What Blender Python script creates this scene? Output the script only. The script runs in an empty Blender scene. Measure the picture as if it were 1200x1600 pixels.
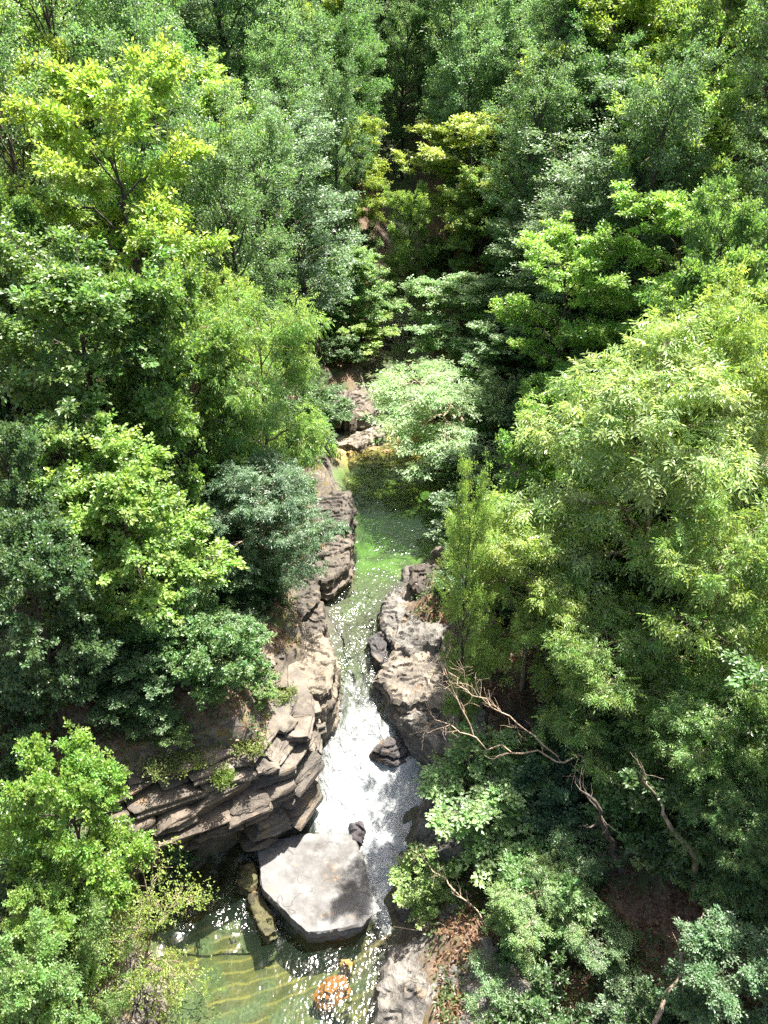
import bpy, math, random
import numpy as np
from mathutils import Vector, Matrix, Euler

# ------------------------------------------------------------------ camera, sky, sun, exposure
scene = bpy.context.scene
COL = scene.collection
FPX, PITCH, CAMH = 1232.0, math.radians(32), 25.0
cam_data = bpy.data.cameras.new('camera'); cam = bpy.data.objects.new('camera', cam_data); COL.objects.link(cam)
cam.location = (0, 0, CAMH); cam.rotation_euler = (math.radians(90) - PITCH, 0, 0)
cam_data.sensor_fit = 'VERTICAL'; cam_data.sensor_height = 24.0
cam_data.lens = 24.0 * FPX / 1600.0
cam_data.clip_start = 0.1; cam_data.clip_end = 2000
scene.camera = cam
SUN_EL, SUN_AZ = math.radians(64), math.radians(38)      # azimuth measured from +Y towards +X
world = bpy.data.worlds.new('World'); scene.world = world; world.use_nodes = True
wn = world.node_tree.nodes; wl = world.node_tree.links
sky = wn.new('ShaderNodeTexSky'); sky.sky_type = 'NISHITA'; sky.sun_disc = False
sky.sun_elevation = SUN_EL; sky.sun_rotation = SUN_AZ; sky.dust_density = 4.0; sky.air_density = 0.7; sky.ozone_density = 0.6
wl.new(sky.outputs[0], wn['Background'].inputs[0]); wn['Background'].inputs[1].default_value = 0.085
sd = bpy.data.lights.new('sun', 'SUN'); sd.energy = 5.0; sd.angle = math.radians(0.5); sd.color = (1.0, 0.95, 0.86)
sun = bpy.data.objects.new('sun', sd); COL.objects.link(sun)
to_sun = Vector((math.sin(SUN_AZ) * math.cos(SUN_EL), math.cos(SUN_AZ) * math.cos(SUN_EL), math.sin(SUN_EL)))
sun.rotation_euler = to_sun.to_track_quat('Z', 'Y').to_euler(); sun.location = to_sun * 150
vs = scene.view_settings; vs.view_transform = 'Standard'; vs.look = 'None'; vs.gamma = 1.0; vs.exposure = 1.98
cy = scene.cycles
cy.use_denoising = False; cy.max_bounces = 5; cy.diffuse_bounces = 3; cy.glossy_bounces = 3; cy.transmission_bounces = 5; cy.transparent_max_bounces = 8
cy.caustics_reflective = False; cy.caustics_refractive = False; cy.sample_clamp_indirect = 6.0

# ------------------------------------------------------------------ helpers
def at(px, py, z=None, Y=None):
    a = (px - 600) / FPX; b = (py - 800) / FPX
    d = (a, math.cos(PITCH) - b * math.sin(PITCH), -math.sin(PITCH) - b * math.cos(PITCH))
    t = (z - CAMH) / d[2] if z is not None else Y / d[1]
    return np.array((d[0] * t, d[1] * t, CAMH + d[2] * t))
def px_scale(Y, py):          # metres per photograph pixel at horizontal distance Y
    b = (py - 800) / FPX
    return Y / (math.cos(PITCH) - b * math.sin(PITCH)) / FPX

def _hash(ix, iy, iz, seed):
    h = (ix.astype(np.int64) * 374761393 + iy.astype(np.int64) * 668265263 + iz.astype(np.int64) * 2147483647 + seed * 974634777) & 0xFFFFFFFF
    h = ((h ^ (h >> 13)) * 1274126177) & 0xFFFFFFFF
    h = ((h ^ (h >> 16)) * 2246822519) & 0xFFFFFFFF
    return ((h ^ (h >> 15)) & 0xFFFFFF) / float(0xFFFFFF)
def vnoise(p, seed=0):
    p = np.asarray(p, float); i = np.floor(p).astype(np.int64); f = p - i; f = f * f * (3 - 2 * f)
    r = 0
    for dx in (0, 1):
        wx = f[:, 0] if dx else 1 - f[:, 0]
        for dy in (0, 1):
            wy = f[:, 1] if dy else 1 - f[:, 1]
            for dz in (0, 1):
                wz = f[:, 2] if dz else 1 - f[:, 2]
                r = r + wx * wy * wz * _hash(i[:, 0] + dx, i[:, 1] + dy, i[:, 2] + dz, seed)
    return r * 2 - 1
def fbm(p, seed=0, octv=4, gain=0.5):
    p = np.asarray(p, float); r = 0; a = 1.0
    for k in range(octv):
        r = r + a * vnoise(p, seed + k * 17); p = p * 2.03 + 11.7; a *= gain
    return r
def sstep(x, a, b):
    t = np.clip((x - a) / (b - a), 0, 1); return t * t * (3 - 2 * t)
def norm(v):
    return v / np.maximum(np.linalg.norm(v, axis=-1, keepdims=True), 1e-9)

def mesh_np(name, verts, faces, smooth=True, sharp=None):
    """faces: (n,3) or (n,4) array"""
    verts = np.asarray(verts, np.float32); faces = np.asarray(faces, np.int32)
    m = bpy.data.meshes.new(name); n, k = faces.shape
    m.vertices.add(len(verts)); m.vertices.foreach_set('co', verts.ravel())
    m.loops.add(n * k); m.loops.foreach_set('vertex_index', faces.ravel())
    m.polygons.add(n); m.polygons.foreach_set('loop_start', np.arange(0, n * k, k, dtype=np.int32))
    m.update(calc_edges=True); m.validate()
    m.polygons.foreach_set('use_smooth', np.full(len(m.polygons), smooth, dtype=bool))
    if sharp: m.set_sharp_from_angle(angle=math.radians(sharp))
    return m
def vattr(m, name, vals):
    a = m.attributes.new(name, 'FLOAT', 'POINT'); a.data.foreach_set('value', np.asarray(vals, np.float32))
def link(name, mesh, mat=None, parent=None, color=None):
    o = bpy.data.objects.new(name, mesh); COL.objects.link(o)
    if mat is not None and mesh is not None and not mesh.materials: mesh.materials.append(mat)
    if parent is not None: o.parent = parent
    if color is not None: o.color = (*color, 1)
    return o
def tag(o, label, cat, group=None):
    o['label'] = label; o['category'] = cat
    if group: o['group'] = group
    return o
def empty(name, loc, label, cat, group=None):
    o = bpy.data.objects.new(name, None); COL.objects.link(o); o.location = loc; o.empty_display_size = 0.3
    return tag(o, label, cat, group)

# ------------------------------------------------------------------ materials
class NT:
    def __init__(s, name):
        s.m = bpy.data.materials.new(name); s.m.use_nodes = True; s.t = s.m.node_tree; s.t.nodes.clear()
        s.out = s.n('ShaderNodeOutputMaterial')
    def n(s, typ, **kw):
        nd = s.t.nodes.new(typ)
        for k, v in kw.items():
            if k.startswith('i_'):
                key = k[2:]; key = int(key) if key.isdigit() else key.replace('_', ' ')
                sock = nd.inputs[key]
                if isinstance(v, bpy.types.NodeSocket): s.t.links.new(v, sock)
                else: sock.default_value = v
            else: setattr(nd, k, v)
        return nd
    def math(s, op, a, b=0.0, c=None, clamp=False):
        nd = s.n('ShaderNodeMath', operation=op, use_clamp=clamp, i_0=a, i_1=b)
        if c is not None:
            if isinstance(c, bpy.types.NodeSocket): s.t.links.new(c, nd.inputs[2])
            else: nd.inputs[2].default_value = c
        return nd.outputs[0]
    def mix(s, f, a, b, blend='MIX'):
        nd = s.n('ShaderNodeMix', data_type='RGBA', blend_type=blend)
        for i, v in ((0, f), (6, a), (7, b)):
            if isinstance(v, bpy.types.NodeSocket): s.t.links.new(v, nd.inputs[i])
            else: nd.inputs[i].default_value = v if i == 0 else (*v, 1)[:4]
        return nd.outputs[2]
    def ramp(s, f, lo, hi):
        return s.n('ShaderNodeMapRange', interpolation_type='SMOOTHSTEP', i_0=f, i_1=lo, i_2=hi, i_3=0.0, i_4=1.0).outputs[0]
    def attr(s, name): return s.n('ShaderNodeAttribute', attribute_name=name).outputs['Fac']
    def noise(s, vec, scale, detail=4, rough=0.55, dist=0.0):
        return s.n('ShaderNodeTexNoise', i_Vector=vec, i_Scale=scale, i_Detail=detail, i_Roughness=rough, i_Distortion=dist).outputs[0]
    def pos(s): return s.n('ShaderNodeNewGeometry').outputs['Position']
    def mapv(s, vec, scale=(1, 1, 1), rot=(0, 0, 0)):
        return s.n('ShaderNodeMapping', i_Vector=vec, i_Scale=scale, i_Rotation=rot).outputs[0]
    def done(s, shader): s.t.links.new(shader, s.out.inputs[0]); return s.m

def leaf_material(name, transl=0.45, rough=0.45):
    t = NT(name); col = t.n('ShaderNodeObjectInfo').outputs['Color']; v = t.attr('v'); w = t.attr('w')
    val = t.math('MULTIPLY_ADD', v, 1.0, 0.5)
    hsv = t.n('ShaderNodeHueSaturation', i_Hue=t.math('MULTIPLY_ADD', w, 0.075, 0.458), i_Saturation=0.92, i_Value=val, i_Color=col).outputs[0]
    tr = t.mix(1.0, hsv, (1.4, 1.38, 0.75), 'MULTIPLY')
    p = t.n('ShaderNodeBsdfPrincipled', i_Base_Color=hsv, i_Roughness=rough); p.inputs['Specular IOR Level'].default_value = 1.0
    tl = t.n('ShaderNodeBsdfTranslucent', i_Color=tr)
    return t.done(t.n('ShaderNodeMixShader', i_0=transl, i_1=p.outputs[0], i_2=tl.outputs[0]).outputs[0])
M_LEAF = leaf_material('leaf')

def bark_material(name, c1, c2, sc=6.0):
    t = NT(name); co = t.n('ShaderNodeTexCoord').outputs['Object']
    n1 = t.noise(t.mapv(co, (1, 1, 0.25)), sc * 2, 5); n2 = t.noise(co, sc * 0.4, 3)
    c = t.mix(t.ramp(n1, 0.35, 0.65), c1, c2); c = t.mix(t.math('MULTIPLY', t.ramp(n2, 0.55, 0.75), 0.6), c, (0.07, 0.085, 0.03))
    b = t.n('ShaderNodeBump', i_Strength=0.6, i_Distance=0.05, i_Height=n1)
    return t.done(t.n('ShaderNodeBsdfPrincipled', i_Base_Color=c, i_Roughness=0.9, i_Normal=b.outputs[0]).outputs[0])
M_BARK = bark_material('bark', (0.035, 0.028, 0.022), (0.11, 0.09, 0.07))
M_PALEBARK = bark_material('pale_bark', (0.16, 0.125, 0.085), (0.40, 0.32, 0.23))
M_DEADWOOD = bark_material('dead_wood', (0.30, 0.215, 0.15), (0.52, 0.40, 0.29))

def rock_material(name, dark, mid, light, moss=0.35, band=7.0, bump=1.0, crk=0.6, gate_at=0.42):
    t = NT(name); P = t.pos(); oc = t.n('ShaderNodeObjectInfo').outputs['Color']
    warp = t.n('ShaderNodeTexNoise', i_Vector=P, i_Scale=0.8, i_Detail=3.0).outputs['Color']
    PV = t.n('ShaderNodeVectorMath', operation='MULTIPLY_ADD', i_0=warp, i_1=(0.5, 0.5, 0.5), i_2=P).outputs[0]
    strat = t.mapv(PV, (0.5, 0.5, band), (math.radians(-12), math.radians(16), 0))
    s1 = t.noise(strat, 1.0, 6, 0.65); s2 = t.noise(P, 1.3, 5, 0.6); s3 = t.noise(P, 14.0, 6, 0.7)
    c = t.mix(t.ramp(s1, 0.32, 0.62), dark, mid); c = t.mix(t.ramp(s2, 0.45, 0.72), c, light)
    c = t.mix(t.math('MULTIPLY', t.ramp(s3, 0.5, 0.75), 0.35), c, dark)
    c = t.mix(1.0, c, oc, 'MULTIPLY')
    # rusty stains and moss
    st = t.noise(t.mapv(P, (1, 1, 0.5)), 1.7, 4, 0.6)
    c = t.mix(t.math('MULTIPLY', t.ramp(st, 0.58, 0.72), 0.45), c, (0.30, 0.19, 0.09))
    nz = t.n('ShaderNodeSeparateXYZ', i_0=t.n('ShaderNodeNewGeometry').outputs['Normal']).outputs[2]
    ms = t.math('MULTIPLY', t.ramp(t.noise(P, 2.6, 6, 0.65), 0.55, 0.68), t.ramp(nz, 0.2, 0.8))
    c = t.mix(t.math('MULTIPLY', ms, moss), c, (0.07, 0.085, 0.025))
    # thin cracks
    W2 = t.n('ShaderNodeTexNoise', i_Vector=P, i_Scale=1.1, i_Detail=5.0).outputs['Color']
    PC = t.n('ShaderNodeVectorMath', operation='MULTIPLY_ADD', i_0=W2, i_1=(2.2, 2.2, 2.2), i_2=P).outputs[0]
    vo = t.n('ShaderNodeTexVoronoi', feature='DISTANCE_TO_EDGE', i_Vector=t.mapv(PC, (0.55, 0.8, 1.6), (0, 0, 0.5)), i_Scale=crk).outputs[0]
    gate = t.ramp(t.noise(P, 0.9, 2), gate_at, gate_at + 0.12)
    crack = t.math('MAXIMUM', t.ramp(vo, 0.0, 0.012), gate)
    c = t.mix(t.math('MULTIPLY_ADD', crack, -0.55, 0.55), c, (0.04, 0.037, 0.033))
    h = t.math('ADD', t.math('MULTIPLY', s1, 0.7), t.math('MULTIPLY', s3, 0.25)); h = t.math('MULTIPLY_ADD', crack, 0.25, h)
    b = t.n('ShaderNodeBump', i_Strength=bump, i_Distance=0.12, i_Height=h)
    return t.done(t.n('ShaderNodeBsdfPrincipled', i_Base_Color=c, i_Roughness=0.75, i_Normal=b.outputs[0]).outputs[0])
M_ROCK = rock_material('schist_rock', (0.04, 0.037, 0.034), (0.125, 0.116, 0.105), (0.19, 0.177, 0.16))
M_PALEROCK = rock_material('pale_rock', (0.06, 0.055, 0.05), (0.138, 0.136, 0.134), (0.178, 0.176, 0.173), moss=0.0, band=2.0, bump=0.5, crk=0.42, gate_at=0.5)
M_WETROCK = rock_material('wet_rock', (0.14, 0.08, 0.03), (0.42, 0.20, 0.06), (0.50, 0.27, 0.09), moss=0.2, band=3.0)

def ground_material():
    t = NT('forest_floor'); P = t.pos(); bed = t.attr('bed'); rk = t.attr('rock')
    n1 = t.noise(P, 0.7, 6, 0.6); n2 = t.noise(P, 9.0, 6, 0.7); n3 = t.noise(P, 2.2, 5, 0.6)
    vo = t.n('ShaderNodeTexVoronoi', i_Vector=P, i_Scale=11.0); vc = t.n('ShaderNodeSeparateColor', i_0=vo.outputs['Color']).outputs[0]
    lit = t.mix(vc, (0.075, 0.045, 0.028), (0.24, 0.155, 0.095)); lit = t.mix(t.ramp(n2, 0.4, 0.7), lit, (0.10, 0.065, 0.04))
    lit = t.mix(t.ramp(n1, 0.5, 0.62), lit, (0.055, 0.075, 0.022))
    strat = t.noise(t.mapv(P, (1.2, 1.2, 3.0), (math.radians(-25), math.radians(30), 0.6)), 1.3, 8, 0.7, 0.7)
    rock = t.mix(t.ramp(strat, 0.35, 0.6), (0.05, 0.043, 0.036), (0.17, 0.145, 0.115)); rock = t.mix(t.ramp(n3, 0.52, 0.66), rock, (0.16, 0.12, 0.035))
    c = t.mix(rk, lit, rock)
    wv = t.n('ShaderNodeTexWave', wave_type='BANDS', bands_direction='Y', i_Vector=t.mapv(P, (1, 1, 1), (0, 0, math.radians(-17))), i_Scale=0.8, i_Distortion=5.0, i_Detail=5.0, i_Detail_Scale=0.9).outputs[1]
    bc = t.mix(t.ramp(n3, 0.35, 0.65), (0.04, 0.037, 0.016), (0.088, 0.07, 0.026)); sy = t.n('ShaderNodeSeparateXYZ', i_0=P).outputs[1]; low = t.math('SUBTRACT', 1.0, t.ramp(sy, 14.5, 17.0)); bc = t.mix(t.math('MULTIPLY', t.math('MULTIPLY', t.ramp(wv, 0.82, 1.0), 0.4), low), bc, (0.27, 0.20, 0.06)); bc = t.mix(t.math('MULTIPLY', t.ramp(sy, 16.0, 18.5), 0.75), bc, (0.055, 0.06, 0.05)); bc = t.mix(t.math('MULTIPLY', t.ramp(sy, 29.0, 33.0), 0.85), bc, (0.115, 0.175, 0.055))
    gravel = t.mix(vc, (0.035, 0.05, 0.028), (0.095, 0.105, 0.065))
    far = t.math('MULTIPLY', t.attr('sand'), 0.85); bc = t.mix(t.ramp(n1, 0.45, 0.6), bc, gravel); bc = t.mix(far, bc, (0.50, 0.35, 0.16))
    c = t.mix(bed, c, bc)
    h = t.math('ADD', t.math('MULTIPLY', n2, 0.5), t.math('MULTIPLY', vc, 0.3))
    b = t.n('ShaderNodeBump', i_Strength=0.8, i_Distance=0.1, i_Height=h)
    return t.done(t.n('ShaderNodeBsdfPrincipled', i_Base_Color=c, i_Roughness=0.9, i_Normal=b.outputs[0]).outputs[0])
M_GROUND = ground_material()

def water_material():
    t = NT('river_water'); P = t.pos(); foam = t.attr('foam'); depth = t.attr('depth'); rough = t.attr('chop')
    # absorption by the real depth of water below each point
    def ab(k): return t.math('POWER', 2.71828, t.math('MULTIPLY', depth, -k))
    tint = t.n('ShaderNodeCombineColor', i_0=ab(0.28), i_1=ab(0.12), i_2=ab(0.44)).outputs[0]
    n1 = t.noise(t.mapv(P, (1.0, 0.7, 1)), 4.5, 1.5, 0.5, 0.6); n2 = t.noise(t.mapv(P, (1.0, 0.75, 1)), 10.0, 0.5, 0.5, 0.5); n0 = t.noise(t.mapv(P, (1, 0.6, 1)), 1.8, 3, 0.5, 0.5)
    h = t.math('ADD', t.math('MULTIPLY', n1, 0.6), t.math('MULTIPLY', n2, 0.22)); h = t.math('ADD', h, n0)
    h = t.math('MULTIPLY', h, rough)
    b = t.n('ShaderNodeBump', i_Strength=1.0, i_Distance=0.26, i_Height=h)
    fr = t.n('ShaderNodeFresnel', i_IOR=1.33, i_Normal=b.outputs[0]).outputs[0]
    tp = t.n('ShaderNodeBsdfTransparent', i_Color=tint)
    gl = t.n('ShaderNodeBsdfGlossy', i_Roughness=0.14, i_Color=(1, 1, 1, 1), i_Normal=b.outputs[0])
    sc = t.n('ShaderNodeBsdfDiffuse', i_Color=(0.14, 0.24, 0.17, 1))
    body = t.n('ShaderNodeMixShader', i_0=t.math('MULTIPLY', t.math('SUBTRACT', 1.0, ab(0.35)), 0.12), i_1=tp.outputs[0], i_2=sc.outputs[0])
    wat = t.n('ShaderNodeMixShader', i_0=fr, i_1=body.outputs[0], i_2=gl.outputs[0])
    fl = t.mapv(P, (2.4, 0.9, 1.6))
    f1 = t.noise(fl, 1.5, 5, 0.6, 1.2); f2 = t.noise(t.mapv(P, (1.3, 0.6, 1)), 6.0, 3, 0.55, 0.8)
    fm = t.math('ADD', t.math('MULTIPLY', f1, 0.75), t.math('MULTIPLY', f2, 0.35))
    mask = t.ramp(t.math('ADD', t.math('MULTIPLY', foam, 1.15), fm), 0.84, 1.42)
    fb = t.n('ShaderNodeBump', i_Strength=0.8, i_Distance=0.25, i_Height=fm)
    fd = t.n('ShaderNodeBsdfDiffuse', i_Color=(0.54, 0.565, 0.57, 1), i_Normal=fb.outputs[0])
    ft = t.n('ShaderNodeBsdfTranslucent', i_Color=(0.5, 0.58, 0.58, 1))
    fs = t.n('ShaderNodeMixShader', i_0=0.3, i_1=fd.outputs[0], i_2=ft.outputs[0])
    return t.done(t.n('ShaderNodeMixShader', i_0=mask, i_1=wat.outputs[0], i_2=fs.outputs[0]).outputs[0])
M_WATER = water_material()

# ------------------------------------------------------------------ terrain
KY = [-30, 5, 10, 11.7, 13.9, 15.4, 16.4, 17.4, 17.9, 19.7, 21.9, 22.7, 25.3, 26.8, 29.6, 35.2, 39.3, 42.5, 45.7, 49.5, 55, 60, 75, 90, 120, 300]
KL = [-6.5, -6.5, -6.7, -6.9, -7.6, -8.2, -7.6, -5.0, -2.9, -2.7, -2.8, -2.0, -2.3, -2.6, -2.8, -1.8, -2.7, -2.5, -1.7, -0.7, 0.0, 0.6, 0.8, 0, -2, -2]
RY = [-30, 10, 14.5, 16, 18.6, 20.2, 21.3, 23.6, 27.2, 29.6, 32.2, 37.9, 42.5, 46, 50, 60, 75, 90, 120, 300]
RX = [0.4, 0.3, 0.2, 0.6, 1.3, 1.7, 1.1, 0.2, 0.1, 1.3, 2.9, 3.7, 5.6, 4.4, 3.2, 2.6, 3, 3, 0, 0]
WY = [-30, 14.3, 15.2, 16.5, 18, 20, 22, 25, 27, 46, 50, 60, 75, 90, 105, 130, 200, 400]
WZ = [0, 0, 0.12, 0.3, 0.5, 1.3, 2.2, 2.75, 3.0, 3.02, 3.3, 4.2, 7, 13, 22, 40, 85, 150]
CY = [-30, 12, 14, 15.4, 17, 21, 23, 27, 45, 55, 80]
CL = [1.0, 1.0, 1.8, 4.0, 4.0, 3.2, 1.6, 1.5, 1.1, 0.8, 0.5]
CR = [0.3, 0.2, 0.2, 0.2, 0.2, 0.2, 0.15, 0.15, 1.2, 0.8, 0.5]
def xl(y): return np.interp(y, KY, KL)
def xr(y): return np.interp(y, RY, RX)
def zw(y): return np.interp(y, WY, WZ)
def terrain(x, y, detail=True):
    x = np.asarray(x, float); y = np.asarray(y, float)
    L, R, W = xl(y), xr(y), zw(y)
    dl = L - x; dr = x - R
    sl = np.interp(y, [0, 25, 60, 100], [0.42, 0.5, 0.66, 0.72]); sr = np.interp(y, [0, 25, 60, 100], [0.47, 0.5, 0.62, 0.72])
    def bank(d, c, s, shelf=0.0):
        run = np.clip(d - 2.0 - shelf, 0, None)
        return c * sstep(d, 0.15, 1.5) + s * np.minimum(run, 70) + 0.25 * np.clip(d, 0, 2)
    inside = np.minimum(x - L, R - x); wid = np.maximum(R - L, 0.5)
    dep = np.interp(y, [-30, 13.5, 14.6, 17, 21, 25, 29, 34, 40, 43, 46, 60], [1.1, 0.85, 0.7, 0.45, 0.4, 0.4, 0.6, 1.8, 1.6, 0.55, 0.35, 0.35])
    z = W - dep * sstep(inside, -0.2, 1.3)
    z = z + np.where(dl > 0, bank(dl, np.interp(y, CY, CL), sl, np.interp(y, [13, 15, 24, 28], [0, 3.2, 3.2, 0])), 0) + np.where(dr > 0, bank(dr, np.interp(y, CY, CR), sr, np.interp(y, [8, 10, 30, 33], [1.0, 1.6, 1.6, 0])), 0)
    if detail:
        P = np.stack([x, y, np.zeros_like(x)], 1); out = sstep(np.maximum(dl, dr), 0.0, 3.0)
        z = z + out * (0.9 * fbm(P * 0.11, 3, 4) + 0.25 * fbm(P * 0.6, 9, 3)) + (1 - out) * 0.10 * fbm(P * 1.3, 5, 3)
        nearb = sstep(np.maximum(dl, dr), 0.3, 1.2) * (1 - sstep(np.maximum(dl, dr), 5, 9)) * (y < 70)
        z = z + nearb * (0.55 * fbm(P * 0.8, 71, 4) + 0.25 * np.abs(fbm(P * 2.1, 73, 3)))
    return z

def axis(segs):
    r = [segs[0][0]]
    for a, b, s in segs: r += list(np.linspace(a, b, max(2, int(round((b - a) / s)) + 1))[1:])
    return np.array(r)
gx = axis([(-260, -90, 10), (-90, -36, 2.2), (-36, -14, 0.8), (-14, 14, 0.28), (14, 36, 0.8), (36, 90, 2.2), (90, 260, 10)])
gy = axis([(-40, 4, 2.0), (4, 50, 0.28), (50, 75, 0.7), (75, 150, 2.0), (150, 320, 8)])
X, Yg = np.meshgrid(gx, gy); xf, yf = X.ravel(), Yg.ravel(); zf = terrain(xf, yf)
nx, ny = len(gx), len(gy); idx = np.arange(nx * ny).reshape(ny, nx)
quads = np.stack([idx[:-1, :-1], idx[:-1, 1:], idx[1:, 1:], idx[1:, :-1]], -1).reshape(-1, 4)
ZG = zf.reshape(ny, nx)
def tz(x, y):
    i = min(max(int(np.searchsorted(gx, x)) - 1, 0), nx - 2); j = min(max(int(np.searchsorted(gy, y)) - 1, 0), ny - 2)
    a = (x - gx[i]) / (gx[i + 1] - gx[i]); b = (y - gy[j]) / (gy[j + 1] - gy[j])
    return float((ZG[j, i] * (1 - a) + ZG[j, i + 1] * a) * (1 - b) + (ZG[j + 1, i] * (1 - a) + ZG[j + 1, i + 1] * a) * b)
gm = mesh_np('ground', np.stack([xf, yf, zf], 1), quads)
dl, dr = xl(yf) - xf, xf - xr(yf); dmax = np.maximum(dl, dr)
bedv = 1 - sstep(zf - zw(yf), -0.05, 0.25); bedv[dmax > 3] = 0
gradn = np.gradient(zf.reshape(ny, nx), gy, gx); slope = np.hypot(gradn[0], gradn[1]).ravel()
PN = np.stack([xf, yf, zf], 1)
rockv = np.clip(sstep(slope, 0.85, 1.5) + sstep(fbm(PN * 0.25, 31, 3), 0.75, 1.0) * 0.8 + 0.8 * (1 - sstep(dmax, 0.6, 1.6)), 0, 1)
vattr(gm, 'bed', bedv); vattr(gm, 'rock', rockv); vattr(gm, 'sand', sstep(yf, 39.5, 43) * (1 - sstep(yf, 45.5, 48)))
ground = link('ground', gm, M_GROUND); ground['kind'] = 'structure'

# ------------------------------------------------------------------ river
wy = axis([(-20, 9, 1.0), (9, 31, 0.07), (31, 62, 0.18), (62, 70, 0.5)]); NU = 64
u = np.linspace(0, 1, NU); WL = xl(wy) - 0.9; WR = xr(wy) + 0.9
xs = WL[:, None] + (WR - WL)[:, None] * u[None]; ys = np.repeat(wy[:, None], NU, 1)
wx_, wy_ = xs.ravel(), ys.ravel(); wz_ = zw(wy_)
chop = np.interp(wy_, [9, 13, 14.5, 16, 22, 25, 30, 34, 38, 44, 50], [0.1, 0.3, 0.5, 0.6, 0.6, 0.5, 0.45, 0.35, 0.28, 0.2, 0.35])
chop = np.where(wy_ < 14.4, 0.10 + 0.25 * sstep(wx_, -4.6, -2.2), chop); chop = np.where((wy_ > 21) & (wy_ < 31), 0.55, chop)
PW = np.stack([wx_, wy_, np.zeros_like(wx_)], 1)
amp = np.interp(wy_, [9, 13, 14.6, 16, 22, 24, 29, 33, 46], [0.01, 0.02, 0.12, 0.26, 0.26, 0.16, 0.07, 0.02, 0.01])
wz_ = wz_ + amp * (fbm(PW * [1.6, 0.9, 1], 41, 4) * 0.8 + 0.35 * fbm(PW * [4, 2.4, 1], 47, 3))
# foam runs down the chute, fans out behind the flat boulder and squeezes past its right side
cx = np.interp(wy_, [14, 15, 16, 17.3, 18.6, 20, 21.5, 23, 25, 27.5], [0.1, 0.2, 0.25, 0.1, -0.6, -0.4, -0.8, -1.1, -1.1, -1.2])
hw = np.interp(wy_, [13.5, 14.3, 15, 16, 17.3, 18.6, 20, 21.5, 23, 25, 27.5], [0.2, 0.5, 0.8, 1.1, 2.1, 2.5, 2.3, 1.8, 1.2, 0.9, 0.6])
st = np.interp(wy_, [13.2, 14.2, 15.0, 17, 19.2, 20.5, 22, 23.5, 25.5, 27, 30, 34], [0.05, 0.4, 0.7, 0.98, 1.02, 0.8, 0.5, 0.34, 0.24, 0.17, 0.1, 0.0])
foam = st * np.exp(-((wx_ - cx) / hw) ** 2 * 0.9)
depthv = np.clip(wz_ - terrain(wx_, wy_), 0, 3)
widx = np.arange(len(wy) * NU).reshape(len(wy), NU)
wq = np.stack([widx[:-1, :-1], widx[:-1, 1:], widx[1:, 1:], widx[1:, :-1]], -1).reshape(-1, 4)
wm = mesh_np('river_water', np.stack([wx_, wy_, wz_], 1), wq)
vattr(wm, 'foam', foam); vattr(wm, 'depth', depthv); vattr(wm, 'chop', chop)
river = link('river_water', wm, M_WATER); river['kind'] = 'structure'

# ------------------------------------------------------------------ rocks
def cube_grid(n):
    g = np.linspace(-1, 1, n + 1); A, B = np.meshgrid(g, g, indexing='ij'); A, B = A.ravel(), B.ravel(); o = np.ones_like(A)
    sides = [(o, A, B), (-o, B, A), (B, o, A), (A, -o, B), (A, B, o), (B, A, -o)]
    V = np.concatenate([np.stack(s, 1) for s in sides]); k = n + 1; F = []
    base = np.arange(k * k).reshape(k, k); q = np.stack([base[:-1, :-1], base[1:, :-1], base[1:, 1:], base[:-1, 1:]], -1).reshape(-1, 4)
    F = np.concatenate([q + i * k * k for i in range(6)])
    U, inv = np.unique(np.round(V, 5), axis=0, return_inverse=True)
    return U, inv.ravel()[F]
def rock_mesh(name, n, seed, e=5.0, cuts=5, lam=0.06, bump=0.08, layers=5):
    """angular rock inside the unit cube [-.5,.5]^3"""
    rs = np.random.RandomState(seed); V, F = cube_grid(n)
    q = V / (np.sum(np.abs(V) ** e, 1, keepdims=True) ** (1 / e))
    for _ in range(cuts):
        nn = rs.normal(size=3); nn /= np.linalg.norm(nn); d = rs.uniform(0.72, 0.98)
        q = q - np.clip(q @ nn - d, 0, None)[:, None] * nn
    lay = np.floor(q[:, 2] * layers / 2 + 0.25 * vnoise(q * 1.5, seed) + 20).astype(int)
    jit = rs.uniform(-1, 1, 64)[lay % 64]; q[:, :2] *= (1 + lam * jit)[:, None]
    q = q + norm(q) * (bump * fbm(q * 1.7, seed + 5, 4))[:, None]
    q = q + norm(q) * (0.03 * fbm(q * 6.0, seed + 8, 3))[:, None]
    return mesh_np(name, q * 0.5, F, True, 24)
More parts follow.
